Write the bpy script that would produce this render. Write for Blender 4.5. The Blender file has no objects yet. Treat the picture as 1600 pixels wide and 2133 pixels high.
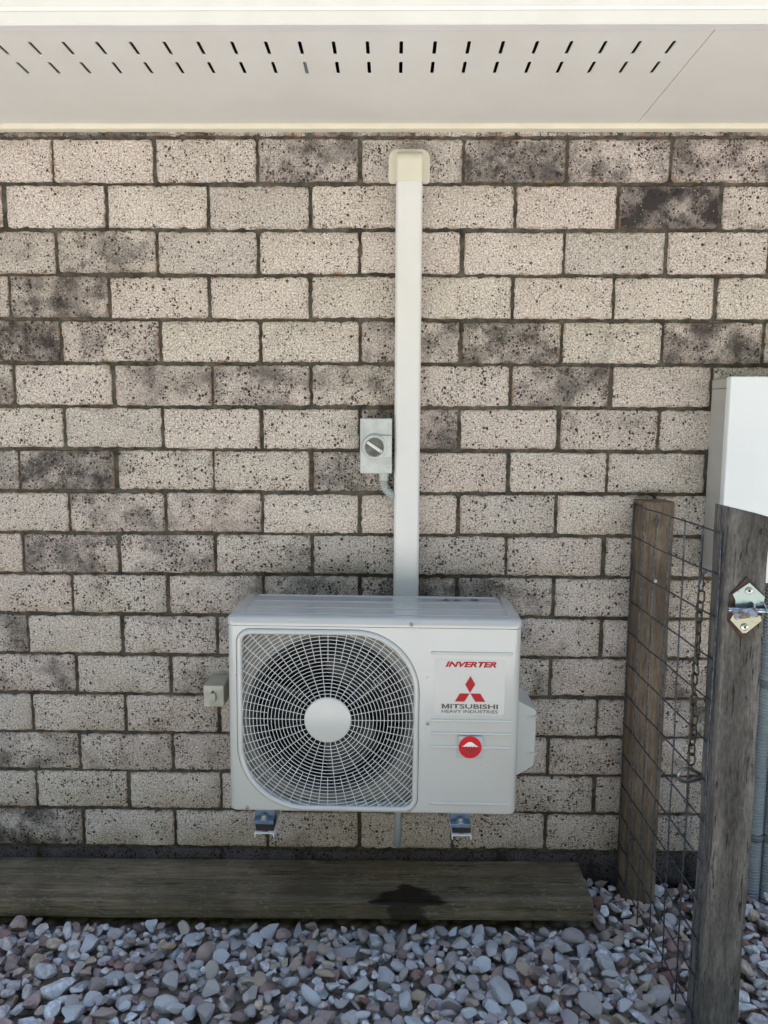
import bpy, bmesh, math, random
import numpy as np
from mathutils import Vector, Matrix, noise as mnoise
random.seed(7); rng = np.random.default_rng(7)
sc = bpy.context.scene
COL = sc.collection
R = math.radians
PI = math.pi

# ------------------------------------------------------------------ camera, sky, sun, exposure
cam_d = bpy.data.cameras.new('camera'); cam = bpy.data.objects.new('camera', cam_d); COL.objects.link(cam)
cam_d.sensor_fit = 'HORIZONTAL'; cam_d.sensor_width = 36.0; cam_d.lens = 36.0
cam_d.clip_start = 0.05; cam_d.clip_end = 2000
CAM = Vector((0.0, -2.3406, 1.4884)); PITCH, YAW, ROLL = .1241, .0126, .0045
cam.matrix_world = Matrix.Translation(CAM) @ Matrix.Rotation(YAW, 4, 'Z') @ Matrix.Rotation(PI/2-PITCH, 4, 'X') @ Matrix.Rotation(ROLL, 4, 'Z')
sc.camera = cam

SUN_EL, SUN_AZ = R(61), R(12)            # the sun stands behind the house: this side lies in open shade
w = bpy.data.worlds.new('World'); sc.world = w; w.use_nodes = True
nt = w.node_tree; nt.nodes.clear()
sky = nt.nodes.new('ShaderNodeTexSky'); sky.sky_type = 'NISHITA'; sky.sun_disc = False
sky.sun_elevation = SUN_EL; sky.sun_rotation = SUN_AZ; sky.air_density = 1.0; sky.dust_density = 1.0
bg = nt.nodes.new('ShaderNodeBackground'); bg.inputs[1].default_value = .14
wo = nt.nodes.new('ShaderNodeOutputWorld')
nt.links.new(sky.outputs[0], bg.inputs[0]); nt.links.new(bg.outputs[0], wo.inputs[0])
sl = bpy.data.lights.new('sun', 'SUN'); sl.energy = 5.0; sl.angle = R(.53); sl.color = (1, .945, .86)
so = bpy.data.objects.new('sun', sl); COL.objects.link(so)
sdir = Vector((math.sin(SUN_AZ)*math.cos(SUN_EL), math.cos(SUN_AZ)*math.cos(SUN_EL), math.sin(SUN_EL)))
so.rotation_euler = sdir.to_track_quat('Z', 'Y').to_euler(); so.location = (0, 6, 9)
sc.view_settings.view_transform = 'Standard'; sc.view_settings.look = 'None'
sc.view_settings.exposure = 1.98; sc.view_settings.gamma = 1.0; sc.view_settings.use_curve_mapping = False
sc.cycles.max_bounces = 7; sc.cycles.diffuse_bounces = 4; sc.cycles.glossy_bounces = 3

# ------------------------------------------------------------------ helpers
def link(o, parent=None):
    COL.objects.link(o)
    if parent is not None: o.parent = parent
    return o
def tag(o, label=None, cat=None, group=None, kind=None):
    for k, v in (('label', label), ('category', cat), ('group', group), ('kind', kind)):
        if v: o[k] = v
    return o
def empty(name, loc=(0, 0, 0), label=None, cat=None, group=None, rot=(0, 0, 0)):
    o = bpy.data.objects.new(name, None); o.empty_display_size = .05; link(o)
    o.location = loc; o.rotation_euler = rot
    return tag(o, label, cat, group)

class MB:
    """collects vertices and faces of one mesh"""
    def __init__(s): s.v = []; s.f = []
    def add(s, vs, fs):
        n = len(s.v); s.v += [tuple(p) for p in vs]; s.f += [tuple(i+n for i in f) for f in fs]; return s
    def box(s, a, b, M=None):
        (x0, y0, z0), (x1, y1, z1) = a, b
        vs = [Vector(p) for p in ((x0,y0,z0),(x1,y0,z0),(x1,y1,z0),(x0,y1,z0),(x0,y0,z1),(x1,y0,z1),(x1,y1,z1),(x0,y1,z1))]
        if M: vs = [M @ p for p in vs]
        return s.add(vs, [(3,2,1,0),(4,5,6,7),(0,1,5,4),(1,2,6,5),(2,3,7,6),(3,0,4,7)])
    def bbox(s, a, b, bev=.002, seg=2, M=None):
        bm = bmesh.new(); bmesh.ops.create_cube(bm, size=1)
        for p in bm.verts: p.co = Vector([a[i]+(p.co[i]+.5)*(b[i]-a[i]) for i in range(3)])
        bmesh.ops.bevel(bm, geom=bm.edges[:], offset=bev, segments=seg, profile=.5, affect='EDGES')
        if M: bm.transform(M)
        return s.bm(bm)
    def bm(s, bm):
        bm.verts.ensure_lookup_table(); bm.verts.index_update()
        s.add([p.co for p in bm.verts], [[p.index for p in f.verts] for f in bm.faces]); bm.free(); return s
    def prism(s, poly, axis, a, b):
        """extrude a 2D outline (counter-clockwise) along an axis from a to b"""
        def P(u, v, t): return {'y': (u, t, v), 'x': (t, u, v), 'z': (u, v, t)}[axis]
        n = len(poly); vs = [P(u, v, a) for u, v in poly]+[P(u, v, b) for u, v in poly]
        fs = [tuple(range(n)), tuple(range(2*n-1, n-1, -1))]+[(i, n+i, n+(i+1) % n, (i+1) % n) for i in range(n)]
        return s.add(vs, fs)
    def tube(s, pts, r, n=8, closed=False, caps=True, rad=None):
        pts = [Vector(p) for p in pts]; m = len(pts); rings = []
        up = None
        for i, p in enumerate(pts):
            if closed: t = (pts[(i+1) % m]-pts[i-1])
            else: t = pts[min(i+1, m-1)]-pts[max(i-1, 0)]
            t.normalize()
            if up is None:
                up = Vector((0, 0, 1)) if abs(t.z) < .9 else Vector((0, 1, 0))
            a = up-t*up.dot(t)
            if a.length < 1e-6: a = t.orthogonal()
            a.normalize(); up = a; b = t.cross(a)
            rr = rad[i] if rad is not None else r
            rings.append([p+a*(math.cos(k*2*PI/n)*rr)+b*(math.sin(k*2*PI/n)*rr) for k in range(n)])
        vs = [q for g in rings for q in g]; fs = []
        for i in range(m if closed else m-1):
            j = (i+1) % m
            for k in range(n):
                l = (k+1) % n; fs.append((i*n+k, i*n+l, j*n+l, j*n+k))
        if caps and not closed: fs += [tuple(range(n-1, -1, -1)), tuple(range((m-1)*n, m*n))]
        return s.add(vs, fs)
    def lathe(s, prof, n=24, M=None):
        """profile of (radius, height) about local z"""
        vs = []; fs = []; m = len(prof)
        for r, h in prof:
            for k in range(n): vs.append(Vector((r*math.cos(2*PI*k/n), r*math.sin(2*PI*k/n), h)))
        for i in range(m-1):
            for k in range(n):
                l = (k+1) % n; fs.append((i*n+k, i*n+l, (i+1)*n+l, (i+1)*n+k))
        fs += [tuple(range(n-1, -1, -1)), tuple(range((m-1)*n, m*n))]
        if M: vs = [M @ p for p in vs]
        return s.add(vs, fs)
    def loft(s, loops, closed=True, cap0=False, cap1=False):
        n = len(loops[0]); vs = [p for l in loops for p in l]; fs = []
        for i in range(len(loops)-1):
            for k in range(n if closed else n-1):
                l = (k+1) % n; fs.append((i*n+k, i*n+l, (i+1)*n+l, (i+1)*n+k))
        if cap0: fs.append(tuple(range(n-1, -1, -1)))
        if cap1: fs.append(tuple(range((len(loops)-1)*n, len(loops)*n)))
        return s.add(vs, fs)
    def mesh(s, name, smooth=None):
        me = bpy.data.meshes.new(name); me.from_pydata(s.v, [], s.f)
        bm = bmesh.new(); bm.from_mesh(me); bmesh.ops.recalc_face_normals(bm, faces=bm.faces[:]); bm.to_mesh(me); bm.free()
        if smooth is not None:
            me.polygons.foreach_set('use_smooth', [True]*len(me.polygons)); me.set_sharp_from_angle(angle=R(smooth))
        return me
    def build(s, name, mat, parent=None, smooth=40):
        me = s.mesh(name, smooth); me.materials.append(mat)
        return link(bpy.data.objects.new(name, me), parent)

TOFRONT = Matrix.Rotation(PI/2, 4, 'X')        # lathe axis z -> -y (towards the yard)
def front(x, y, z): return Matrix.Translation((x, y, z)) @ TOFRONT

def text_mesh(body, x0, x1, z0, z1, y, name, mat, parent, bold=.03, shear=0.0):
    cu = bpy.data.curves.new(name, 'FONT'); cu.body = body; cu.offset = bold; cu.shear = shear; cu.extrude = 0; cu.resolution_u = 3
    o = bpy.data.objects.new(name, cu); COL.objects.link(o)
    dg = bpy.context.evaluated_depsgraph_get(); me = bpy.data.meshes.new_from_object(o.evaluated_get(dg))
    bpy.data.objects.remove(o); bpy.data.curves.remove(cu)
    xs = [p.co.x for p in me.vertices]; ys = [p.co.y for p in me.vertices]
    a, b, c, d = min(xs), max(xs), min(ys), max(ys)
    for p in me.vertices:
        p.co = Vector((x0+(p.co.x-a)/(b-a)*(x1-x0), y, z0+(p.co.y-c)/(d-c)*(z1-z0)))
    me.materials.clear(); me.materials.append(mat); me.name = name
    return link(bpy.data.objects.new(name, me), parent)

# ------------------------------------------------------------------ materials
class NT:
    def __init__(s, name):
        s.m = bpy.data.materials.new(name); s.m.use_nodes = True; s.t = s.m.node_tree; s.t.nodes.clear()
        s.o = s.n('ShaderNodeOutputMaterial'); s.b = s.n('ShaderNodeBsdfPrincipled'); s.l(s.b.outputs[0], s.o.inputs[0])
    def n(s, t, **kw):
        x = s.t.nodes.new(t)
        for k, v in kw.items(): setattr(x, k, v)
        return x
    def l(s, a, b): s.t.links.new(a, b)
    def set(s, sock, v):
        if isinstance(v, bpy.types.NodeSocket): s.l(v, sock)
        elif isinstance(v, (tuple, list)) and len(v) == 3 and sock.type == 'RGBA': sock.default_value = (*v, 1)
        else: sock.default_value = v
    def P(s, **kw):
        names = dict(color='Base Color', rough='Roughness', metal='Metallic', spec='Specular IOR Level', coat='Coat Weight', coatr='Coat Roughness', normal='Normal')
        for k, v in kw.items(): s.set(s.b.inputs[names[k]], v)
        return s
    def math(s, op, a, b=0.0, c=None, clamp=False):
        x = s.n('ShaderNodeMath', operation=op, use_clamp=clamp); s.set(x.inputs[0], a); s.set(x.inputs[1], b)
        if c is not None: s.set(x.inputs[2], c)
        return x.outputs[0]
    def mix(s, f, a, b, mode='MIX'):
        x = s.n('ShaderNodeMix', data_type='RGBA', blend_type=mode); s.set(x.inputs[0], f); s.set(x.inputs[6], a); s.set(x.inputs[7], b); return x.outputs[2]
    def noise(s, vec, scale, detail=4, rough=.55, dist=0.0):
        x = s.n('ShaderNodeTexNoise'); s.l(vec, x.inputs['Vector']); x.inputs['Scale'].default_value = scale
        x.inputs['Detail'].default_value = detail; x.inputs['Roughness'].default_value = rough; x.inputs['Distortion'].default_value = dist
        return x.outputs['Fac']
    def vor(s, vec, scale, feature='F1'):
        x = s.n('ShaderNodeTexVoronoi', feature=feature); s.l(vec, x.inputs['Vector']); x.inputs['Scale'].default_value = scale
        return x
    def ramp(s, f, a, b, lo=0.0, hi=1.0, smooth=True):
        x = s.n('ShaderNodeMapRange', interpolation_type='SMOOTHSTEP' if smooth else 'LINEAR'); s.set(x.inputs[0], f)
        for i, v in ((1, a), (2, b), (3, lo), (4, hi)): s.set(x.inputs[i], v)
        return x.outputs[0]
    def pos(s): return s.n('ShaderNodeNewGeometry').outputs['Position']
    def obj(s): return s.n('ShaderNodeTexCoord').outputs['Object']
    def scale(s, vec, v):
        x = s.n('ShaderNodeVectorMath', operation='MULTIPLY'); s.l(vec, x.inputs[0]); x.inputs[1].default_value = v; return x.outputs[0]
    def vadd(s, a, b):
        x = s.n('ShaderNodeVectorMath', operation='ADD'); s.l(a, x.inputs[0]); s.set(x.inputs[1], b); return x.outputs[0]
    def sep(s, vec):
        x = s.n('ShaderNodeSeparateXYZ'); s.l(vec, x.inputs[0]); return x.outputs
    def bump(s, h, strength=.3, dist=.002, normal=None):
        x = s.n('ShaderNodeBump'); x.inputs['Strength'].default_value = strength; x.inputs['Distance'].default_value = dist; s.l(h, x.inputs['Height'])
        if normal is not None: s.l(normal, x.inputs['Normal'])
        return x.outputs[0]
    def colorramp(s, f, stops):
        x = s.n('ShaderNodeValToRGB'); s.l(f, x.inputs[0]); e = x.color_ramp.elements
        while len(e) < len(stops): e.new(.5)
        for q, (p, c) in zip(e, stops): q.position = p; q.color = (*c, 1)
        return x.outputs[0]
    def attr(s, name, typ='OBJECT'):
        x = s.n('ShaderNodeAttribute', attribute_type=typ); x.attribute_name = name; return x.outputs['Fac']

def simple(name, col, rough=.5, metal=0.0, var=.06, vscale=9.0, bump=0.0, bscale=200.0, coat=0.0, spec=.5):
    t = NT(name); p = t.pos()
    n = t.noise(p, vscale, 5, .6)
    f = t.ramp(n, .3, .7, 1-var, 1+var)
    c = t.mix(1.0, col, f, 'MULTIPLY')
    t.P(color=c, rough=t.ramp(t.noise(p, vscale*2.3, 4), .3, .7, max(.02, rough-.025), rough+.025), metal=metal, coat=coat, spec=spec, coatr=.06)
    if bump: t.P(normal=t.bump(t.noise(p, bscale, 3), bump, .001))
    return t.m

def brick_material():
    t = NT('speckled_brick'); p = t.pos(); dark = t.attr('soot_shade'); spk = t.attr('speckle'); damp = t.attr('damp')
    rnd = t.n('ShaderNodeObjectInfo').outputs['Random']
    pf = t.scale(p, (1, .2, 1))
    g = t.noise(pf, 190, 3, .75); g2 = t.noise(pf, 75, 4, .7); low = t.noise(pf, 9, 4, .6)
    base = t.mix(t.ramp(g, .38, .62), (.33, .292, .268), (.79, .742, .698))
    base = t.mix(t.ramp(g2, .46, .68, 0, .5), base, (.40, .345, .31))
    tint = t.colorramp(rnd, [(0, (.86, .845, .82)), (.3, (1.0, .98, .93)), (.55, (1.03, .99, .965)), (.8, (.95, .895, .86)), (1, (1.04, 1.03, .97))])
    base = t.mix(1.0, base, tint, 'MULTIPLY')
    # fired smudges
    warp = t.noise(t.vadd(pf, (3.1, 0, 1.7)), 14, 3, .6)
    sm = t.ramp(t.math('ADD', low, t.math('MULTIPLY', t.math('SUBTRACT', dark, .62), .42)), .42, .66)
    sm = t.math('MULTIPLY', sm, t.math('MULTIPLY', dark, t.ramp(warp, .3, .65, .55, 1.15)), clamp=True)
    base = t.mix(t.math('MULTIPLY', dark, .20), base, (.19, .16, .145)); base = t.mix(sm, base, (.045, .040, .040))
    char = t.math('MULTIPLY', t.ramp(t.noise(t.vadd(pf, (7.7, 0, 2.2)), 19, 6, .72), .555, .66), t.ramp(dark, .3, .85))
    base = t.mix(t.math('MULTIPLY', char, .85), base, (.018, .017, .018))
    # speckles: cells of two sizes, some of them dark
    patch = t.ramp(t.noise(pf, 14, 4, .65), .36, .66, .15, 1.75)
    for sc_, sh_, d0, d1, r0, r1, al in ((260, 0, .36, .20, .22, .26, .6), (165, 2.3, .19, .42, .20, .28, .93), (100, 5.1, .004, .60, .12, .34, .97)):
        v = t.vor(t.vadd(pf, (sh_, 0, sh_*.3)), sc_); r = t.sep(v.outputs['Color'])
        d = t.math('ADD', v.outputs['Distance'], t.math('MULTIPLY', t.math('SUBTRACT', t.noise(pf, 330, 2), .5), .45 if sc_ > 110 else .95))
        on = t.math('LESS_THAN', r[0], t.math('MULTIPLY', t.math('MULTIPLY_ADD', spk, d1, d0), patch))
        m = t.math('MULTIPLY', t.math('LESS_THAN', d, t.math('MULTIPLY_ADD', r[1], r1, r0)), on)
        base = t.mix(t.math('MULTIPLY', m, al), base, t.mix(r[2], (.020, .018, .019), (.075, .045, .038)))
    v = t.vor(pf, 190); r = t.sep(v.outputs['Color'])
    m = t.math('MULTIPLY', t.math('LESS_THAN', v.outputs['Distance'], .28), t.math('LESS_THAN', r[0], .05))
    base = t.mix(t.math('MULTIPLY', m, .7), base, (.78, .74, .68))
    # orange, sandy arrises
    o = t.sep(t.obj()); ex = t.math('SUBTRACT', .145, t.math('ABSOLUTE', o[0])); ez = t.math('SUBTRACT', .0595, t.math('ABSOLUTE', o[2]))
    e = t.math('MINIMUM', ex, ez)
    ef = t.math('MULTIPLY', t.ramp(e, .001, .009, 1, 0), t.ramp(t.noise(pf, 26, 3), .44, .66))
    base = t.mix(t.math('MULTIPLY', ef, .75), base, (.27, .155, .085))
    base = t.mix(damp, base, t.mix(1.0, base, (.16, .16, .19), 'MULTIPLY'))
    h = t.math('ADD', t.math('MULTIPLY', g, .8), t.math('ADD', t.math('MULTIPLY', g2, .8), t.math('MULTIPLY', m, .2)))
    t.P(color=base, rough=.92, spec=.25, normal=t.bump(h, .75, .0035))
    return t.m

def mortar_material():
    t = NT('mortar'); p = t.pos()
    n = t.noise(p, 60, 6, .7); l = t.noise(p, 6, 3)
    c = t.mix(t.ramp(n, .3, .7), (.045, .042, .035), (.105, .098, .080)); c = t.mix(t.ramp(l, .4, .7, 0, .5), c, (.075, .066, .05)); c = t.mix(1.0, c, t.ramp(t.noise(p, 17, 4, .65), .32, .68, .6, 1.55), 'MULTIPLY')
    t.P(color=c, rough=.95, spec=.2, normal=t.bump(t.math('ADD', n, t.noise(p, 260, 3)), .8, .003)); return t.m

def wood_material(name, axis, cols, crack=.5, fine=1.0, wet=False, greens=0.0, st=.045, fleck=.10):
    t = NT(name); p = t.obj()
    sc_ = {'z': (1, 1, st), 'x': (st, 1, 1)}[axis]
    q = t.scale(p, sc_); q2 = t.scale(p, tuple(v if v == 1 else v*2.4 for v in sc_))
    n1 = t.noise(q, 46*fine, 6, .65, .6); n2 = t.noise(q2, 190*fine, 4, .7); n3 = t.noise(q, 16*fine, 3, .5, .4); blot = t.noise(p, 5, 4, .6)
    c = t.mix(t.ramp(n1, .32, .68), cols[0], cols[1]); c = t.mix(t.ramp(n3, .42, .68, 0, .8), c, cols[2])
    c = t.mix(1.0, c, t.ramp(n2, .25, .75, .62, 1.3), 'MULTIPLY'); c = t.mix(1.0, c, t.ramp(blot, .3, .72, .72, 1.22), 'MULTIPLY')
    ck = t.math('MULTIPLY', t.ramp(t.noise(q, 120*fine, 3, .55, 1.4), .58, .66), t.math('MULTIPLY', crack, t.ramp(t.noise(p, 13, 3), .38, .58)))
    c = t.mix(ck, c, (.012, .010, .008))
    # grey lichen flecks
    fl = t.math('MULTIPLY', t.ramp(t.noise(t.scale(p, (.6, 1, 1) if axis == 'x' else (1, 1, .6)), 110, 2), .58, .63), t.ramp(t.noise(p, 11, 3), .44, .58))
    c = t.mix(t.math('MULTIPLY', fl, fleck), c, (.27, .265, .24))
    kv = t.vor(t.scale(p, {'z': (9, 9, 2.6), 'x': (2.6, 9, 9)}[axis]), 1.0); kr = t.sep(kv.outputs['Color'])
    kn = t.math('MULTIPLY', t.ramp(t.math('ADD', kv.outputs['Distance'], t.math('MULTIPLY', n1, .06)), .07, .11, 1, 0), t.math('LESS_THAN', kr[0], .45)); c = t.mix(t.math('MULTIPLY', kn, .85), c, (.016, .012, .009))
    rough = .85
    if greens:
        g = t.math('MULTIPLY', t.ramp(t.noise(t.vadd(p, (4, 2, 1)), 7, 4), .4, .65), greens); c = t.mix(g, c, (.055, .058, .022))
    if wet:
        # a splash of condensate below the drain, spreading along the grain and over the front edge
        o = t.sep(p); nx = t.math('MULTIPLY', t.math('SUBTRACT', t.noise(t.scale(p, (.18, 1, 1)), 26, 4, .7), .5), .16)
        dx = t.math('ADD', t.math('SUBTRACT', o[0], .045), nx)
        dyn = t.math('SUBTRACT', t.math('MULTIPLY', o[1], -1), .228)
        # half width shrinks towards the back of the board
        hw = t.math('MULTIPLY', t.math('SUBTRACT', 1.0, t.math('DIVIDE', t.math('ABSOLUTE', t.math('ADD', dyn, .012)), .085)), .125)
        side = t.math('LESS_THAN', o[2], .053)
        hw = t.math('ADD', t.math('MULTIPLY', hw, t.math('SUBTRACT', 1, side)), t.math('MULTIPLY', side, .055))
        m = t.ramp(t.math('SUBTRACT', t.math('ABSOLUTE', dx), hw), -.006, .010, 1, 0)
        c = t.mix(t.math('MULTIPLY', m, t.ramp(side, 0, 1, .97, .75)), c, (.012, .008, .005)); rough = t.ramp(m, 0, 1, .85, .33)
    h = t.math('SUBTRACT', t.math('ADD', t.math('MULTIPLY', n1, .7), t.math('MULTIPLY', n2, .35)), t.math('MULTIPLY', ck, 1.2))
    t.P(color=c, rough=rough, spec=.3, normal=t.bump(h, .7, .003)); return t.m

def stone_material(name, src):
    t = NT(name); p = t.obj()
    if src == 'object': r = t.n('ShaderNodeObjectInfo').outputs['Random']; q = t.vadd(p, (0, 0, 0))
    else: r = t.attr('tone', 'GEOMETRY'); q = p
    x = t.n('ShaderNodeCombineXYZ'); t.set(x.inputs[0], t.math('MULTIPLY', r, 37.0)); q = t.vadd(p, x.outputs[0])
    c = t.colorramp(r, [(0.0, (.19, .13, .125)), (.09, (.40, .32, .29)), (.18, (.56, .52, .49)), (.34, (.64, .66, .68)), (.47, (.46, .41, .40)), (.60, (.76, .78, .80)), (.70, (.58, .60, .62)), (.80, (.55, .45, .32)), (.90, (.47, .37, .345)), (1.0, (.28, .14, .12))])
    n = t.noise(q, 55, 5, .65); n2 = t.noise(q, 260, 3, .6); n3 = t.noise(q, 22, 3, .5, 1.0)
    c = t.mix(1.0, c, t.ramp(n, .3, .7, .66, 1.22), 'MULTIPLY'); c = t.mix(t.ramp(n3, .52, .72, 0, .4), c, (.30, .22, .17))
    c = t.mix(t.ramp(n2, .6, .75, 0, .35), c, (.10, .085, .08))
    t.P(color=c, rough=.8, spec=.3, normal=t.bump(t.math('ADD', n, t.math('MULTIPLY', n2, .6)), .6, .004)); return t.m

def ground_material():
    t = NT('gravel_ground'); p = t.pos()
    v = t.vor(p, 28); r = t.sep(v.outputs['Color'])
    c = t.colorramp(r[0], [(0, (.20, .15, .12)), (.3, (.33, .30, .27)), (.6, (.40, .37, .33)), (1, (.30, .23, .17))])
    c = t.mix(t.ramp(v.outputs['Distance'], .35, .8), c, (.10, .085, .07))
    h = t.ramp(v.outputs['Distance'], 0, .8, 1, 0)
    t.P(color=c, rough=.9, spec=.2, normal=t.bump(h, .8, .01)); return t.m

def galv(name, col, rough=.35):
    t = NT(name); p = t.pos(); n = t.noise(p, 90, 4, .6)
    t.P(color=t.mix(t.ramp(n, .35, .68), col, tuple(v*.55 for v in col)), metal=.9, rough=t.ramp(n, .3, .7, rough-.1, rough+.2)); return t.m

def metal_rust(name, col, rust, amt):
    t = NT(name); p = t.pos(); n = t.noise(p, 70, 5, .65); m = t.ramp(n, .62-amt*.3, .74-amt*.3)
    t.P(color=t.mix(m, col, rust), metal=t.ramp(m, 0, 1, .85, 0), rough=t.ramp(m, 0, 1, .3, .85)); return t.m

def soffit_material():
    t = NT('soffit_paint'); p = t.pos(); n = t.noise(p, 3.5, 4, .6); s = t.noise(t.scale(p, (1, .3, 1)), 30, 4, .7)
    c = t.mix(t.ramp(n, .35, .7), (.69, .675, .635), (.655, .635, .59)); c = t.mix(t.ramp(s, .66, .76, 0, .25), c, (.55, .50, .42))
    t.P(color=c, rough=.6, spec=.35, normal=t.bump(t.noise(p, 130, 2), .12, .001)); return t.m

M = dict(
    brick=brick_material(), mortar=mortar_material(), soffit=soffit_material(),
    fascia=simple('fascia_enamel', (.70, .69, .675), .35, var=.03), cream=simple('cream_paint', (.66, .62, .49), .5, var=.05),
    roof=simple('roof_sheet', (.30, .29, .27), .5), dark=simple('void_black', (.03, .03, .03), .9),
    duct=simple('duct_plastic', (.70, .69, .675), .38, var=.02), cap=simple('cap_plastic', (.66, .63, .52), .4, var=.03),  # cap tinted cream: warm light under the eave put into its colour
    paint=simple('cabinet_enamel', (.53, .535, .515), .24, var=.025, vscale=5, coat=.25), paint2=simple('lid_enamel', (.47, .48, .475), .16, var=.03, vscale=6, coat=.6),
    wire=simple('grille_wire', (.60, .605, .585), .4, var=.03), shroud=simple('shroud_steel', (.13, .13, .12), .35, var=.06, coat=.2),
    blade=simple('fan_plastic', (.012, .014, .018), .3, var=.1), black=simple('black_coil', (.012, .012, .014), .7), rubber=simple('black_rubber', (.015, .015, .016), .8),
    bell=simple('bell_mouth_plastic', (.045, .048, .048), .3, var=.1), white=simple('white_powder_coat', (.72, .72, .69), .4), zinc=simple('zinc_plate', (.22, .29, .38), .3, metal=.85, var=.12, vscale=30), screw=galv('screw_steel', (.62, .62, .62), .25),
    red=simple('red_print', (.42, .010, .018), .45, var=.03, spec=.25), redd=simple('red_round', (.60, .006, .016), .45, var=.04, spec=.25),
    ink=simple('dark_print', (.055, .052, .045), .4), whitep=simple('white_print', (.80, .80, .80), .3, var=.02), film=simple('clear_film', (.43, .44, .43), .12, var=.02, coat=.5), film2=simple('silver_film', (.46, .47, .48), .12, var=.03, coat=.6),
    greypvc=simple('grey_pvc', (.50, .53, .53), .42, var=.05), greypvc2=simple('grey_pvc_weathered', (.50, .515, .50), .5, var=.12, vscale=25), greydial=simple('dial_window', (.14, .14, .135), .08, var=.3, vscale=40, coat=.8),
    outlet=simple('aged_plastic', (.40, .385, .30), .5, var=.12, vscale=20), outlet2=simple('aged_plastic_face', (.50, .49, .41), .45, var=.15, vscale=30),
    conduit=simple('conduit_plastic', (.36, .40, .42), .38, var=.08), clip=simple('clip_plastic', (.13, .15, .165), .5),
    drain=simple('drain_hose', (.24, .28, .30), .4), meter=simple('meter_enamel', (.80, .82, .83), .35, var=.015), meters=simple('meter_side', (.44, .43, .405), .5, var=.06),
    meshw=galv('galvanised_wire', (.12, .135, .16), .5), chain=metal_rust('chain_metal', (.085, .078, .055), (.025, .02, .016), .4),
    hook=metal_rust('hook_metal', (.20, .21, .21), (.05, .04, .03), .3), nail=simple('rusted_nail', (.045, .025, .018), .8),
    latch=metal_rust('zinc_yellow_plate', (.24, .245, .185), (.20, .12, .06), .18), latchs=galv('latch_steel', (.45, .50, .55), .22), rust=simple('rusty_plate', (.062, .032, .024), .85, var=.3, vscale=60, bump=.6),
    latchu=metal_rust('zinc_sky_tinted', (.23, .29, .28), (.20, .17, .10), .12), tongue=metal_rust('latch_tongue', (.38, .36, .32), (.16, .11, .08), .5),  # upper latch plate: bluish sky reflection painted into its colour
    post_pine=wood_material('weathered_pine', 'z', ((.160, .120, .085), (.26, .200, .142), (.105, .080, .058)), .55),
    post_grey=wood_material('weathered_hardwood', 'z', ((.095, .087, .077), (.180, .168, .152), (.058, .053, .048)), .95, 1.1, st=.085),
    plank=wood_material('weathered_board', 'x', ((.145, .114, .072), (.23, .186, .125), (.094, .074, .046)), .8, 1.3, wet=True, greens=.22, st=.03, fleck=.5),
    stone=stone_material('gravel_stone', 'object'), gravel=stone_material('gravel_stones', 'attr'), ground=ground_material(), sky_blocker=simple('sky_blocker_dark', (.038, .046, .024), .95, var=.4, vscale=1.2, bump=1.0, bscale=8), bounce_slab=simple('bounce_concrete', (.56, .545, .52), .85, var=.12, vscale=3, bump=.4))

# ------------------------------------------------------------------ the setting: ground
g = MB(); g.add([(-150, -150, -.055), (150, -150, -.055), (150, 150, -.055), (-150, 150, -.055)], [(0, 1, 2, 3)])
ground = tag(g.build('ground', M['ground'], None, None), kind='structure')

yd = MB(); yd.add([(-60, -40, -.02), (60, -40, -.02), (60, -1.62, -.02), (-60, -1.62, -.02), (-60, -1.62, -.06), (60, -1.62, -.06)], [(0, 1, 2, 3), (3, 2, 5, 4)])
tag(yd.build('bounce_yard', M['bounce_slab'], None, None), kind='structure')  # unseen pale yard added to bounce warm sunlight onto wall and soffit

hl_ = MB(); hl_.loft([[(x, y, z+(0 if z < 0 else .5*mnoise.noise(Vector((x*.13, y*.3, 3))))) for x in np.linspace(-90, 90, 61)] for y, z in ((-8.0, -.06), (-8.5, 3.0), (-9.2, 7.0), (-10.5, 11), (-14, 14), (-40, 18))], closed=False)
tag(hl_.build('sky_blocker_slope', M['sky_blocker'], None, 60), kind='structure')  # unseen dark slope added to keep low sky off the lower wall
# ------------------------------------------------------------------ the house: brick wall, eaves, roof
house = empty('brick_house', (0, 0, 0), 'speckled grey brick house wall under a white eave with slotted vents', 'house')
ZTOP, PIT = 2.29, .1293
wall = MB().box((-2.05, .0065, -.08), (2.05, .20, 2.46)).build('wall', M['mortar'], house, None)

def brick_mesh(i):
    rs = np.random.default_rng(100+i); W, H = .145, .0595
    nx, nz = 22, 10; pts = []
    for k in range(nx): pts.append((-W+2*W*k/nx, -H, 0, -1))
    for k in range(nz): pts.append((W, -H+2*H*k/nz, 1, 0))
    for k in range(nx): pts.append((W-2*W*k/nx, H, 0, 1))
    for k in range(nz): pts.append((-W, H-2*H*k/nz, -1, 0))
    out, inn, bk = [], [], []
    for j, (x, z, ax, az) in enumerate(pts):
        d = .0022*mnoise.noise(Vector((x*55, z*55, i*9.1)))+.0009*rs.standard_normal()
        if rs.random() < .07: d -= .0035*rs.random()
        s = 1+d/.06
        cx, cz = x*(1+d/W), z*(1+d/H)
        corner = (abs(x) > W-.002 and abs(z) > H-.002)
        if corner: cx *= .9875; cz *= .97
        out.append((cx, .0028, cz)); inn.append((cx-math.copysign(min(.0026, abs(cx)), cx)*(abs(x) > W-.002), .0002*rs.standard_normal(), cz-math.copysign(.0024, cz)*(abs(z) > H-.002)))
        bk.append((cx, .03, cz))
    m = MB(); m.loft([bk, out, inn], cap1=True); me = m.mesh('brick', 50); me.materials.append(M['brick']); return me
BR = [brick_mesh(i) for i in range(8)]
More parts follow.
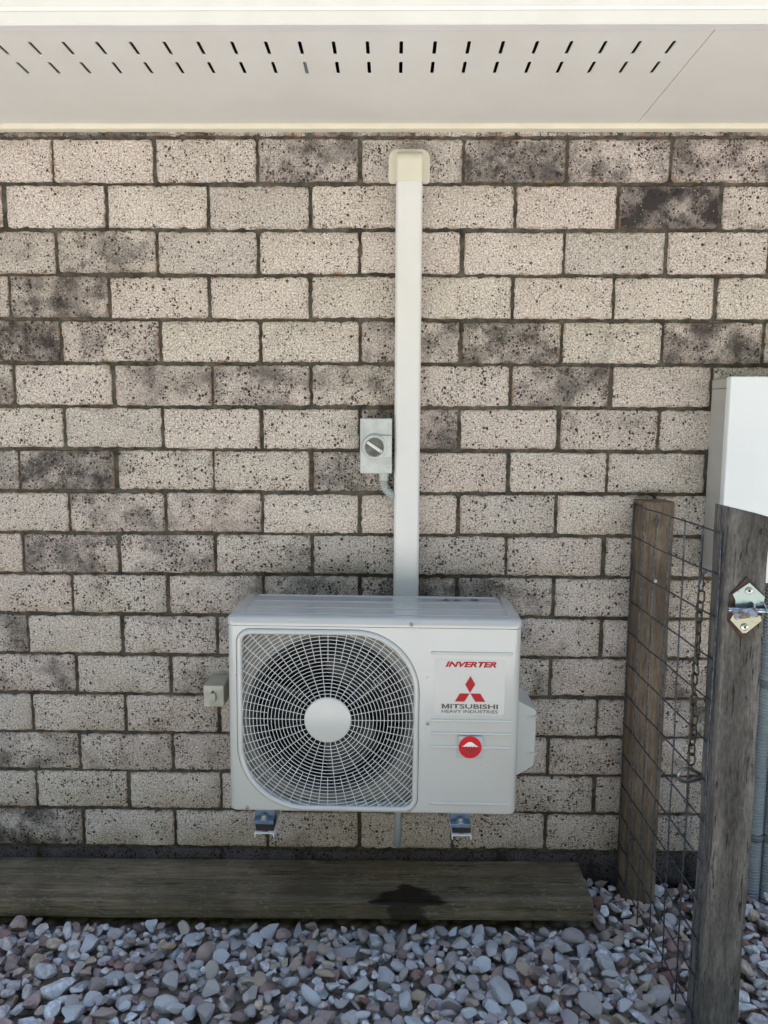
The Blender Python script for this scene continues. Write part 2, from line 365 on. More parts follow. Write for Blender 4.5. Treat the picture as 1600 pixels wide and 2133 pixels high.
# how dark each brick is (soot; in the strip under the eave, painted shade), row by row from the top course, left to right (first one starts left of the frame)
SOOT_SHADE = {-1: [.7,.8,.9,.7,.8,.6,.7,.7,.8], 0: [.1,.08,.15,.72,.6,.85,.72,.75], 1: [.1,.05,.05,.12,.12,.1,.05,.95,.5], 2: [.45,.68,.02,.04,.15,.05,.1,.25], 3: [.3,.8,.25,.05,.05,.1,.1,.08,.1],
 4: [.9,.6,.05,.05,.65,.8,.45,.8,.5], 5: [.75,.25,.62,.68,.6,.3,.75,.12,.4], 6: [.12,.08,.1,.12,.75,.2,.5,.2], 7: [.65,.85,.5,.42,.68,.2,.12,.15], 8: [.18,.65,.55,.15,.2,.12,.15,.3],
 9: [.2,.72,.65,.5,.22,.3,.12,.2], 10: [.35,.42,.58,.65,.75,.65,.2,.3], 11: [.65,.15,.48,.5,.4,.5,.5,.4], 12: [.6,.2,.65,.4,.4,.6,.2,.6], 13: [.1,.2,.35,.3,.4,.3,.3,.5], 14: [.62,.5,.5,.4,.4,.4,.4,.4],
 15: [.15,.3,.1,.3,.4,.4,.35,.4], 16: [.85,.3,.22,.5,.3,.3,.4,.5], 17: [.5]*9}
nb = 0
for row in range(-1, 18):
    z = ZTOP-(row+.5)*PIT; x0 = (-1.003 if row % 2 == 0 else -1.151)-.3
    for c in range(-2, 11):
        x = x0+.15+.3*c
        if abs(x) > 1.95: continue
        b = link(bpy.data.objects.new('brick', BR[int(rng.integers(8))]), wall)
        b.location = (x+rng.normal(0, .0012), rng.normal(0, .0009), z+rng.normal(0, .0009)); b.rotation_euler = (rng.normal(0, .004), (PI if rng.random() < .5 else 0)+rng.normal(0, .003), rng.normal(0, .002))
        L = SOOT_SHADE[row]; k = c+(0 if row % 2 == 0 else 0)
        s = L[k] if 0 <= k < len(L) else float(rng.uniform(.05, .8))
        b['soot_shade'] = float(s); b['speckle'] = float(min(1, max(0, s*1.05+rng.normal(0, .12)))); b['damp'] = 1.0 if row == 17 else 0.0
        b.scale = (.998, 1, .996); nb += 1

# eaves: two soffit sheets with vent slots, moulding, fascia, gutter, roof
ZS = 2.318
def soffit_sheet(xa, xb, slots):
    m = MB(); hw = .0042
    ys = [-.588, -.5115, -.4445, -.4115, -.3445, .02]
    for i in range(5):
        y0, y1 = ys[i], ys[i+1]
        if i in (1, 3) and slots:
            e = xa
            for s in slots:
                m.box((e, y0, ZS), (s-hw, y1, ZS+.0035)); e = s+hw
                # rounded slot ends
                for yy, sg in ((y0, 1), (y1, -1)):
                    for side in (-1, 1):
                        m.prism([(s+side*hw, yy), (s+side*hw, yy+sg*.0035), (s+side*hw*.45, yy+sg*.0009), (s, yy)], 'z', ZS+.0002, ZS+.0033)
            m.box((e, y0, ZS), (xb, y1, ZS+.0035))
        else: m.box((xa, y0, ZS), (xb, y1, ZS+.0035))
    return m.build('soffit_sheet', M['soffit'], house, None)
SL = [.0108+.0760*k for k in range(-25, 9)]
soffit_sheet(-2.05, .6852, SL); soffit_sheet(.6870, 2.05, [])
for k, (ya, yb) in ((-3, (-.4115, -.3445)),):
    MB().box((.0108+.0760*k-.0036, ya+.004, ZS+.001), (.0108+.0760*k+.0036, yb-.004, ZS+.003)).build('slot_infill', M['clip'], house, None)
MB().loft([[(x, 0.004, 2.3195), (x, -.0255, 2.3190), (x, -.0265, 2.3120), (x, -.0250, 2.3052), (x, -.0235, 2.3046), (x, .004, 2.3040)] for x in (-2.05, 2.05)], cap0=True, cap1=True).build('moulding', M['cream'], house, 30)
MB().box((-2.05, -.575, 2.40), (2.05, .19, 2.41)).box((-2.05, -.5775, 2.326), (2.05, -.575, 2.40)).box((-2.05, .0, 2.326), (2.05, .005, 2.40)).build('void_blackout', M['dark'], house, None)  # added black box, keeps the void behind the vent slots dark
fp = [(-.589, 2.3145), (-.589, 2.3070), (-.592, 2.3030), (-.620, 2.3012), (-.6245, 2.3040), (-.625, 2.3258), (-.6225, 2.3287), (-.6235, 2.332), (-.625, 2.334), (-.625, 2.50), (-.610, 2.50), (-.610, 2.3145)]
MB().loft([[(x, y, z) for y, z in fp] for x in (-2.05, 2.05)], cap0=True, cap1=True).build('fascia', M['fascia'], house, 30)
gp = [(-.6265, 2.40), (-.725, 2.40), (-.735, 2.405), (-.735, 2.50), (-.725, 2.505), (-.725, 2.41), (-.6265, 2.41)]
MB().loft([[(x, y, z) for y, z in gp] for x in (-2.05, 2.05)], cap0=True, cap1=True).build('gutter', M['fascia'], house, 30)
rf = MB(); sl_ = math.tan(R(20))
for (ya, yb) in ((-.69, 4.5),):
    za, zb = 2.50, 2.50+(yb-ya)*sl_
    rf.prism([(ya, za), (yb, zb), (yb, zb+.04), (ya, za+.04)], 'x', -9, 9)
rf.prism([(4.5, 2.5+5.16*sl_), (9.66, 2.5), (9.66, 2.54), (4.5, 2.54+5.16*sl_)], 'x', -9, 9)
rf.build('roof', M['roof'], house, None)
MB().box((-9, .21, -.1), (-2.06, .4, 2.48)).box((2.06, .21, -.1), (9, .4, 2.48)).build('side_wall', M['mortar'], house, None)
MB().box((-9, -.588, 2.319), (-2.06, .2, 2.328)).box((2.06, -.588, 2.319), (9, .2, 2.328)).box((-9, -.625, 2.303), (-2.06, -.589, 2.5)).box((2.06, -.625, 2.303), (9, -.589, 2.5)).build('eave_run', M['soffit'], house, None)

# ------------------------------------------------------------------ air conditioner
AC = empty('air_conditioner', (-.0526, -.365, .4135), 'white outdoor air conditioner with round fan grille mounted on the brick wall', 'air conditioner', rot=(0, .0065, 0))
HW, DP, HB = .391, .268, .5205      # half width, depth, height of the cabinet below the lid
def plan(off, r=.022, n=6):
    """rounded rectangle in plan, anticlockwise from the front left corner; front at y=0"""
    r = max(.003, r+off); x0, x1, y0, y1 = -HW-off, HW+off, -off, DP+off; pts = []
    for cx, cy, a0 in ((x0+r, y0+r, PI), (x1-r, y0+r, 1.5*PI), (x1-r, y1-r, 0), (x0+r, y1-r, PI/2)):
        for k in range(n+1): a = a0+k*PI/2/n; pts.append((cx+r*math.cos(a), cy+r*math.sin(a)))
    return pts
def rr2(hw, hh, rad, cx, cz, off=0.0, n=14):
    """rounded outline in the front plane; rad = radii of bottom left, bottom right, top right, top left"""
    pts = []; hw += off; hh += off; rad = [q+off for q in rad]
    for (sx, sz, a0), r in zip(((-1, -1, PI), (1, -1, 1.5*PI), (1, 1, 0), (-1, 1, PI/2)), rad):
        for k in range(n+1): a = a0+k*PI/2/n; pts.append((cx+sx*(hw-r)+r*math.cos(a), cz+sz*(hh-r)+r*math.sin(a)))
    return pts
OC = (-.1222, .2600); OHW, OHH = .2290, .2385; ORAD = (.168, .024, .158, .024)
cab = bmesh.new()
def addpoly(bm, pts): return [bm.verts.new(p) for p in pts]
loops = [[(x, y, z) for x, y in plan(o)] for z, o in ((0.0, -.007), (.003, -.0025), (.009, 0), (HB, 0))]
rings = [addpoly(cab, l) for l in loops]; n_ = len(rings[0])
for i in range(3):
    for k in range(n_):
        l = (k+1) % n_
        if i == 2 and k == 6: continue                    # the flat front is filled round the grille opening
        cab.faces.new((rings[i][k], rings[i][l], rings[i+1][l], rings[i+1][k]))
cab.faces.new(list(reversed(rings[0])))
hole = addpoly(cab, [(x, 0, z) for x, z in rr2(OHW, OHH, ORAD, *OC, off=.0160)])
es = [cab.edges.new((hole[i], hole[(i+1) % len(hole)])) for i in range(len(hole))]
a, b, c, d = rings[2][6], rings[2][7], rings[3][7], rings[3][6]
for u, v in ((a, b), (b, c), (c, d), (d, a)):
    e = cab.edges.get((u, v)) or cab.edges.new((u, v)); es.append(e)
bmesh.ops.triangle_fill(cab, edges=es, use_beauty=True, use_dissolve=False, normal=(0, -1, 0))
cabinet = MB().bm(cab).build('cabinet', M['paint'], AC, 35)
MB().box((-.385, .012, .004), (-.36, .26, .5)).box((.12, .012, .004), (.125, .26, .515)).box((-.385, .255, .004), (.385, .262, .515)).build('inner_panel', M['black'], AC, None)
# lid
ld = MB(); ld.loft([[(x, y, z) for x, y in plan(o)] for z, o in ((HB+.002, -.004), (HB+.0018, .0022), (HB+.0155, .0022), (HB+.0205, .0005), (HB+.0245, -.0045), (HB+.0262, -.012), (HB+.0268, -.03))], cap0=True, cap1=True)
lid = ld.build('lid', M['paint2'], AC, 50)
ZL = HB+.0268
def rib(y, xa, xb): return MB().bbox((xa, y-.0035, ZL-.003), (xb, y+.0035, ZL+.0028), .0024, 3).build('lid_rib', M['paint2'], lid, 50)
for y, xa, xb in ((.028, -.356, .360), (.095, -.353, .357), (.168, -.349, .353), (.238, -.345, .35)): rib(y, xa, xb)
for x in (-.356, .36): MB().bbox((x-.0035, .028, ZL-.003), (x+.0035, .238, ZL+.0026), .0024, 3).build('lid_rib', M['paint2'], lid, 50)
wl = MB().box((.18, .188, ZL+.0002), (.325, .226, ZL+.0007)).build('warning_label', M['film2'], lid, None)
for x0 in (.19, .222): MB().prism([(x0, .193), (x0+.026, .193), (x0+.013, .221)], 'z', ZL+.0008, ZL+.001).build('warning_triangle', M['ink'], wl, None)
MB().lathe([(.013, 0), (.013, .0004)], 20, Matrix.Translation((.285, .207, ZL+.0008))).build('warning_mark', M['ink'], wl, None)
# grille rim
rim = MB(); prof = [(.0150, .016), (.0150, .0008), (.0140, -.0035), (.0105, -.0072), (.0065, -.0082), (.0025, -.0066), (.0002, -.0022), (0, .004), (0, .024)]
rim.loft([[(x, y, z) for x, z in rr2(OHW, OHH, ORAD, *OC, off=o)] for o, y in prof]); rim.build('grille_rim', M['paint'], AC, 60)
OUT = rr2(OHW, OHH, ORAD, *OC, off=.001, n=20)
def inside(x, z):
    r_ = False; j = len(OUT)-1
    for i in range(len(OUT)):
        xi, zi = OUT[i]; xj, zj = OUT[j]
        if (zi > z) != (zj > z) and x < (xj-xi)*(z-zi)/(zj-zi)+xi: r_ = not r_
        j = i
    return r_
HX, HZ = -.1223, .2655
rings_m = MB(); r = .0635+.0098; WR = .00102
while r < .33:
    n = 144; run = []; flags = [inside(HX+r*math.cos(2*PI*k/n), HZ+r*math.sin(2*PI*k/n)) for k in range(n)]
    P_ = lambda k: (HX+r*math.cos(2*PI*k/n), -.0005-.006*max(0, 1-(r/.25)**2), HZ+r*math.sin(2*PI*k/n))
    if all(flags): rings_m.tube([P_(k) for k in range(n)], WR, 5, closed=True)
    elif any(flags):
        st = next(k for k in range(n) if flags[k] and not flags[k-1])
        cur = []
        for q in range(n+1):
            k = (st+q) % n
            if q < n and flags[k]: cur.append(P_(k))
            else:
                if cur:
                    k0 = (st+q-len(cur)-1); cur = [P_(k0+.6)]+cur+[P_(st+q-.6)]
                    rings_m.tube(cur, WR, 5)
                cur = []
    r += .0098
grille = rings_m.build('grille_rings', M['wire'], AC, 60)
sp = MB()
for k in range(60):
    a = PI+k*R(6); ca, sa = math.cos(a), math.sin(a); r0 = .060 if k % 2 == 0 else .0635+.0098*10
    r1 = r0
    while inside(HX+(r1+.002)*ca, HZ+(r1+.002)*sa): r1 += .002
    r1 += .004
    pts = [(HX+q*ca, .0016-.006*max(0, 1-(q/.25)**2), HZ+q*sa) for q in np.linspace(r0, r1, 7)]
    sp.tube(pts, WR*1.05, 5)
sp.build('grille_spokes', M['wire'], AC, 60)
MB().lathe([(.061, 0), (.0632, .0015), (.0636, .0042), (.0622, .0062), (.058, .0072)], 64, front(HX, 0, HZ)).build('grille_hub', M['paint'], AC, 50)
# shroud plate with the bell mouth
sh = bmesh.new(); hl = addpoly(sh, [(HX+.226*math.cos(2*PI*k/64), .026, HZ+.226*math.sin(2*PI*k/64)) for k in range(64)])
ol = addpoly(sh, [(-.37, .026, .008), (.12, .026, .008), (.12, .026, .515), (-.37, .026, .515)])
es = [sh.edges.new((l[i], l[(i+1) % len(l)])) for l in (hl, ol) for i in range(len(l))]
bmesh.ops.triangle_fill(sh, edges=es, use_beauty=True, normal=(0, -1, 0))
s_ = MB().bm(sh)
MB().loft([[(HX+q*math.cos(2*PI*k/64), y, HZ+q*math.sin(2*PI*k/64)) for k in range(64)] for q, y in ((.226, .0262), (.217, .029), (.209, .037), (.205, .050), (.2035, .10), (.2035, .14))]).build('bell_mouth', M['bell'], AC, 60)
s_.build('fan_shroud', M['shroud'], AC, 60)
fan = MB().lathe([(.045, -.03), (.048, .03), (.04, .036), (.01, .038)], 32, front(HX, .075, HZ)).build('fan', M['blade'], AC, 40)
for j in range(3):
    bm_ = MB(); L = []
    for i in range(9):
        q = .045+(.195-.045)*i/8; sw = .25*i/8; row = []
        for kk in range(9):
            t_ = kk/8; a = R(18)+j*2*PI/3+sw+t_*R(82)*(.65+.35*math.sin(PI*min(1, i/8+.15))); row.append((HX+q*math.cos(a), .045+.075*t_+.008*math.sin(PI*t_), HZ+q*math.sin(a)))
        L.append(row)
    bm_.loft(L, closed=False); bl = bm_.build('blade', M['blade'], fan, 80)
    md = bl.modifiers.new('thick', 'SOLIDIFY'); md.thickness = .004
MB().lathe([(.045, 0), (.045, .05)], 24, front(HX, .20, HZ)).box((HX-.02, .16, .02), (HX+.02, .18, .5)).build('fan_motor', M['black'], AC, 40)
MB().box((-.37, .215, .01), (.118, .225, .51)).build('coil', M['black'], AC, None)
# right-hand panel: pressed ridges, screws, dimples, stickers
for z, xa, xb in ((.4545, .151, .367), (.2685, .153, .370), (.2322, .1535, .370), (.1944, .153, .371), (.0338, .1545, .373)):
    MB().bbox((xa, -.0040, z-.0036), (xb, .003, z+.0034), .0021, 3).build('pressed_ridge', M['paint'], AC, 60)
for x, z, y in ((.0978, .5305, -.0024), (.1458, .2585, -.0002), (.0993, .0122, -.0002), (-.3422, .0112, -.0002)):
    s_ = MB().lathe([(.0052, 0), (.0050, .0015), (.0036, .0030), (.0012, .0034)], 16, front(x, y, z)).build('screw', M['screw'], AC, 40)
    MB().box((x-.0026, y-.0037, z-.0005), (x+.0026, y-.0033, z+.0005)).box((x-.0005, y-.00375, z-.0026), (x+.0005, y-.00335, z+.0026)).build('slot', M['black'], s_, None)
for x, z in ((.1422, .3865), (-.3702, .3838), (-.3736, .125), (.1698, .1453), (.2928, .1446), (.17, .07)):
    MB().lathe([(.0032, -.0005), (.0026, .0008), (.001, .0014)], 10, front(x, 0, z)).build('dimple', M['paint'], AC, 60)
# logo sticker
fl = MB().box((.163, -.0006, .2846), (.349, .0002, .4369)).build('logo_sticker', M['film'], AC, None); fl['label'] = 'clear sticker with red and dark lettering and three red diamonds'
YT = -.0010
text_mesh('INVERTER', .190, .3255, .4160, .4315, YT, 'lettering', M['red'], fl, .045, .28)
lg = [[(.2572, .3925), (.2436, .3690), (.2568, .3450), (.2706, .3690)], [(.2562, .3440), (.2300, .3440), (.2166, .3212), (.2428, .3212)], [(.2576, .3440), (.2714, .3212), (.2985, .3212), (.2846, .3440)]]
for poly in lg: MB().prism(poly, 'y', YT, YT+.0003).build('diamond', M['red'], fl, None)
mx, mz, mw, mh, mt = .1822, .3015, .0205, .0130, .0052
MB().prism([(mx, mz), (mx+mt, mz), (mx+mt, mz+mh*.56), (mx+mw/2-.0012, mz), (mx+mw/2+.0012, mz), (mx+mw-mt, mz+mh*.56), (mx+mw-mt, mz), (mx+mw, mz), (mx+mw, mz+mh), (mx+mw-mt*1.05, mz+mh), (mx+mw/2, mz+mh*.36), (mx+mt*1.05, mz+mh), (mx, mz+mh)], 'y', YT, YT+.0003).build('lettering', M['ink'], fl, None)
text_mesh('ITSUBISHI', .2052, .3325, .3015, .3145, YT, 'lettering', M['ink'], fl, .026)
text_mesh('HEAVY INDUSTRIES', .1822, .3325, .2895, .2982, YT, 'lettering', M['ink'], fl, .014)
# round sticker
rs_ = MB().box((.2288, -.0050, .1640), (.2945, -.0042, .2262)).build('round_sticker', M['film2'], AC, None); rs_['label'] = 'red round sticker with a white mountain on silver film'
MB().lathe([(.0308, 0), (.0308, .0004)], 56, front(.2605, -.0051, .1957)).build('red_disc', M['redd'], rs_, None)
mp = [(.2375, .1962), (.2465, .2030), (.2545, .2095), (.2585, .2108), (.2640, .2104), (.2680, .2080), (.2760, .2018), (.2850, .1962), (.2795, .1985), (.2755, .1962), (.2715, .1990), (.2665, .1965), (.2640, .2000), (.2610, .1960), (.2580, .1995), (.2540, .1962), (.2505, .1990), (.2465, .1965), (.2430, .1985)]
MB().prism(mp[::-1], 'y', -.0060, -.0057).build('mountain', M['whitep'], rs_, None)
MB().box((.2320, -.0061, .1932), (.2890, -.0057, .1941)).build('line', M['red'], rs_, None)
text_mesh('ENGINEERED', .2410, .2805, .1853, .1890, -.0060, 'lettering', M['ink'], rs_, .03)
text_mesh('IN JAPAN', .2475, .2752, .1783, .1820, -.0060, 'lettering', M['ink'], rs_, .03)
# service cover on the right side
sv = MB(); secs = []
for x, y0, y1, z0, z1 in ((.388, .075, .25, .070, .305), (.405, .080, .25, .078, .292), (.452, .096, .245, .098, .262), (.4555, .100, .24, .103, .256)): secs.append([(x, y0, z0), (x, y1, z0), (x, y1, z1), (x, y0, z1)])
cover = sv.loft(secs, cap0=True, cap1=True).build('valve_cover', M['paint'], AC, 25)
mod = cover.modifiers.new('bevel', 'BEVEL'); mod.width = .012; mod.segments = 4; mod.limit_method = 'ANGLE'
for z in (.245, .138): MB().bbox((.40, .086, z-.0016), (.4585, .20, z+.0016), .001, 1).build('cover_seam', M['paint'], cover, None)
# feet and drain
for x in (-.295, .239):
    ft = MB().bbox((x-.027, -.0205, -.0188), (x+.027, .030, -.0160), .001, 1).box((x-.027, .004, -.017), (x+.027, .008, .004)).box((x-.027, -.0205, -.0250), (x+.027, -.0180, -.0185)).build('foot', M['zinc'], AC, 30)
    hx = MB().lathe([(.013, 0), (.013, .002), (.0085, .0025), (.0085, .009), (.0065, .0105)], 6, Matrix.Translation((x, -.009, -.0162))).build('bolt', M['screw'], ft, 20)
MB().tube([(.072, .10, .004), (.071, .10, -.07), (.0695, .098, -.148)], .0115, 16, caps=False).build('drain_hose', M['drain'], AC, 60).modifiers.new('thick', 'SOLIDIFY').thickness = .002

# ------------------------------------------------------------------ wall brackets under the unit
for x, lab in ((-.3455, 'white steel bracket arm under the fan side of the air conditioner'), (.1895, 'white steel bracket arm under the logo side of the air conditioner')):
    zb = .366; br = empty('wall_bracket', (x, 0, zb), lab, 'bracket', 'brackets carrying the air conditioner')
    ar = bmesh.new(); t_ = .0025; ow = .0265
    m = MB()
    for (a_, b_) in (((-ow, -.388, -.002), (-.008, -.002, .0005)), ((.008, -.388, -.002), (ow, -.002, .0005)), ((-.008, -.388, -.002), (.008, -.382, .0005)), ((-.008, -.366, -.002), (.008, -.002, .0005)),
                     ((-ow, -.388, -.013), (-ow+t_, -.002, -.002)), ((ow-t_, -.388, -.013), (ow, -.002, -.002))): m.box(a_, b_)
    m.build('arm', M['white'], br, None)
    MB().box((-ow, -.008, -.12), (ow, -.004, .42)).build('upright', M['white'], br, None)
    MB().bbox((-.025, -.3795, .002), (.025, -.335, .0265), .002, 2).build('rubber_pad', M['rubber'], br, 40)

# ------------------------------------------------------------------ pipe duct with its wall cap
du = empty('pipe_duct', (.0392, 0, .85), 'tall white plastic duct running down the bricks into the air conditioner', 'duct')
dz = -.85
def dsec(z, hw=.0362, y=-.066, r=.009):
    p_ = [(-hw, -.001, z)]
    for k in range(5): a = PI+k*PI/8; p_.append((-hw+r+r*math.cos(a), y+r+r*math.sin(a), z))
    for k in range(5): a = 1.5*PI+k*PI/8; p_.append((hw-r+r*math.cos(a), y+r+r*math.sin(a), z))
    return p_+[(hw, -.001, z)]
MB().loft([dsec(.80+dz), dsec(2.17+dz)], cap0=True, cap1=True).build('channel', M['duct'], du, 40)
MB().loft([dsec(.80+dz, .0385, -.04, .004), dsec(2.145+dz, .0385, -.04, .004)], cap0=True, cap1=True).build('base_rail', M['duct'], du, 40)
cp_ = MB(); Ls = []
for k in range(9):
    a = k*PI/2/8; Rr = .062
    Ls.append([(x, (y+.0)*1.0 if k == 0 else y, z) for x, y, z in dsec(0, .0385, -.070, .011)])
# the elbow: the duct profile stays upright, then rolls over into the wall
zb_ = 2.150+dz
L0 = dsec(zb_, .0390, -.0700, .011); L1 = dsec(2.205+dz, .0386, -.0690, .011)
Ls = [L0, L1]
for k in range(1, 7):
    a = k*PI/2/6; f_ = math.cos(a)
    Ls.append([(x*(1-.03*k/6), y*(1-(1-f_)*.82), 2.205+dz+.036*math.sin(a)*1.0) for x, y, z in dsec(0, .0386, -.069, .011)])
cp_.loft(Ls, cap0=True, cap1=True)
cap_o = cp_.build('wall_cap', M['cap'], du, 50)
fl_ = rr2(.0600, .0480, (.010, .010, .026, .026), 0, 2.208+dz, n=6)
MB().loft([[(x, y, z) for x, z in [((q[0])*s, (q[1]-2.208-dz)*s+2.208+dz) for q in fl_]] for y, s in ((-.0005, 1), (-.0045, 1), (-.0062, .975))], cap1=True).build('flange', M['cap'], cap_o, 40)

# ------------------------------------------------------------------ isolator switch
sw = empty('isolator_switch', (-.053, 0, 1.320), 'grey weatherproof isolator switch with round dial beside the white duct', 'switch')
MB().bbox((-.045, -.052, .003), (.045, -.001, .158), .006, 3).build('back_case', M['greypvc'], sw, 40)
cv = MB().bbox((-.047, -.0735, 0), (.047, -.050, .162), .004, 3).build('front_case', M['greypvc2'], sw, 40)
for x in (-.037, .037):
    for z in (.017, .145): MB().lathe([(.0045, 0), (.004, .0012), (.0015, .0016)], 12, front(x, -.0735, z)).build('screw_plug', M['greypvc'], cv, 40)
MB().bbox((.0, -.0835, .047), (.0465, -.072, .112), .003, 2).build('lock_block', M['greypvc2'], sw, 40)
MB().lathe([(.0375, 0), (.0372, .010), (.0345, .0145), (.030, .0150), (.0285, .0125), (.0275, .0105)], 40, front(-.004, -.0725, .0785)).build('dial_ring', M['greypvc2'], sw, 40)
MB().lathe([(.0274, 0), (.0272, .0004)], 36, front(-.004, -.0832, .0785)).build('dial_window', M['greydial'], sw, 40)
Mh = Matrix.Translation((-.004, -.0836, .0785)) @ Matrix.Rotation(R(34), 4, 'Y')
hd = MB().bbox((-.0262, -.007, -.0044), (.0262, 0, .0044), .0015, 2, Mh).build('handle', M['white'], sw, 40)
MB().prism([(.0185, -.0025), (.0235, -.0025), (.021, .0025)], 'y', -.0074, -.0072).build('pointer', M['red'], hd, None)
hd.children[0].matrix_local = Mh
gx, gz = .0225, -.001
MB().lathe([(.0155, 0), (.0155, .010), (.0145, .0105), (.0145, .022), (.012, .024)], 8, Matrix.Translation((gx, -.030, gz)) @ Matrix.Rotation(PI, 4, 'X')).build('cable_gland', M['greypvc'], sw, 30)
def corrugated(name, path, r, pitch, mat, parent, amp=.0014, n=16):
    """ribbed flexible pipe along a polyline"""
    path = [Vector(p) for p in path]; cum = [0]
    for i in range(1, len(path)): cum.append(cum[-1]+(path[i]-path[i-1]).length)
    pts, rad = [], []; k = 0; nst = max(2, int(cum[-1]/pitch*4))
    for s_i in range(nst+1):
        s_ = cum[-1]*s_i/nst
        while k < len(cum)-2 and cum[k+1] < s_: k += 1
        t_ = (s_-cum[k])/(cum[k+1]-cum[k]); pts.append(path[k].lerp(path[k+1], t_)); rad.append(r+(amp, amp*.6, -amp, -amp*.6)[s_i % 4])
    return MB().tube(pts, r, n, rad=rad).build(name, mat, parent, 30)
arc = [(gx, -.030, gz-.02)]+[(gx+.055-.055*math.cos(a), -.030, gz-.026-.045*math.sin(a)) for a in np.linspace(0, R(75), 12)]
corrugated('flexible_conduit', arc, .0122, .0062, M['greypvc'], sw, .0022)

# ------------------------------------------------------------------ weatherproof outlet half hidden by the unit
ol_ = empty('outlet_box', (-.541, 0, .610), 'small aged weatherproof power outlet box left of the air conditioner', 'outlet')
MB().prism([(-.001, -.002), (-.001, .066), (-.052, .068), (-.101, .064), (-.101, .060), (-.099, .002), (-.085, -.002)], 'x', -.031, .029).build('housing', M['outlet'], ol_, None).modifiers.new('bevel', 'BEVEL').width = .003
MB().bbox((-.032, -.1055, .000), (.0295, -.0985, .066), .0025, 2).build('face_plate', M['outlet2'], ol_, 40)
MB().bbox((-.013, -.1165, .019), (.007, -.1045, .046), .004, 3).build('switch_flap', M['outlet2'], ol_, 40)
MB().box((-.006, -.1175, .048), (.000, -.1045, .0495)).build('indicator', M['rust'], ol_, None)

# ------------------------------------------------------------------ timber board on the gravel
def rough_box(name, a, b, div, mat, parent, amp, bev=.004, seed=0, fn=None):
    bm = bmesh.new(); nx, ny, nz = div
    def grid(o, u, v, nu, nv):
        for i in range(nu):
            for j in range(nv):
                q = [o+u*((i+p)/nu)+v*((j+r_)/nv) for p, r_ in ((0, 0), (1, 0), (1, 1), (0, 1))]
                bm.faces.new([bm.verts.new(x) for x in q])
    A = Vector(a); X = Vector((b[0]-a[0], 0, 0)); Y = Vector((0, b[1]-a[1], 0)); Z = Vector((0, 0, b[2]-a[2]))
    grid(A, X, Z, nx, nz); grid(A+Y, X, Z, nx, nz); grid(A, Y, Z, ny, nz); grid(A+X, Y, Z, ny, nz); grid(A, X, Y, nx, ny); grid(A+Z, X, Y, nx, ny)
    bmesh.ops.remove_doubles(bm, verts=bm.verts[:], dist=1e-5); bmesh.ops.recalc_face_normals(bm, faces=bm.faces[:])
    sharp = [e for e in bm.edges if len(e.link_faces) == 2 and e.calc_face_angle() > 1]
    bmesh.ops.bevel(bm, geom=sharp, offset=bev, segments=2, profile=.5, affect='EDGES')
    for p in bm.verts:
        q = p.co*6+Vector((seed, 0, 0)); p.co += Vector((mnoise.noise(q), mnoise.noise(q+Vector((9, 0, 0))), mnoise.noise(q+Vector((0, 9, 0)))*.6))*amp
        if fn: p.co = fn(p.co)
    return MB().bm(bm).build(name, mat, parent, 50)
plank = rough_box('timber_board', (-1.95, -.228, .004), (.602, -.004, .058), (60, 8, 3), M['plank'], None, .0022, .004, 3, lambda p: p+Vector((-.06*(p.y+.228)*0+(.02*(p.y+.116) if p.x > .55 else 0), 0, .004*math.sin(p.x*1.4))))
tag(plank, 'long weathered timber board with a wet patch lying along the wall', 'board')

# ------------------------------------------------------------------ fence stub: two posts, wire mesh, chain and hook, latch
pb = rough_box('fence_post', (.728, -.100, -.10), (.822, -.012, 1.243), (5, 5, 50), M['post_pine'], None, .0025, .003, 11)
tag(pb, 'brown weathered pine post standing against the brick wall', 'post')
nl = MB().tube([(.768, -.096, 1.192), (.768, -.112, 1.190), (.769, -.114, 1.180), (.767, -.112, 1.170)], .0022, 8).lathe([(.0055, 0), (.005, .002)], 12, front(.768, -.112, 1.191)).build('nail', M['nail'], pb, 40)
MB().lathe([(.007, 0), (.0065, .002), (.003, .0032)], 14, front(.774, -.1005, 1.008)).build('screw', M['screw'], pb, 40)
MB().tube([(.745+.007*math.cos(a), -.104, .2+.009*math.sin(a)) for a in np.linspace(0, 2*PI, 13)[:-1]], .0016, 6, closed=True).build('wire_ring', M['meshw'], pb, 60)
pf = rough_box('fence_post', (.735, -.662, -.12), (.827, -.588, 1.285), (6, 5, 60), M['post_grey'], None, .0035, .0035, 23, lambda p: p+Vector((.004*math.sin(p.z*3), 0, -.012*(p.x-.78)/.05 if p.z > 1.2 else 0)))
tag(pf, 'thick grey cracked hardwood post in front carrying a metal latch', 'post')
cl = MB().bbox((.7315, -.650, 1.169), (.7345, -.628, 1.192), .001, 1).tube([(.731, -.633, 1.186), (.729, -.640, 1.181), (.731, -.647, 1.175)], .002, 6).build('wire_staple', M['meshw'], pf, 40)

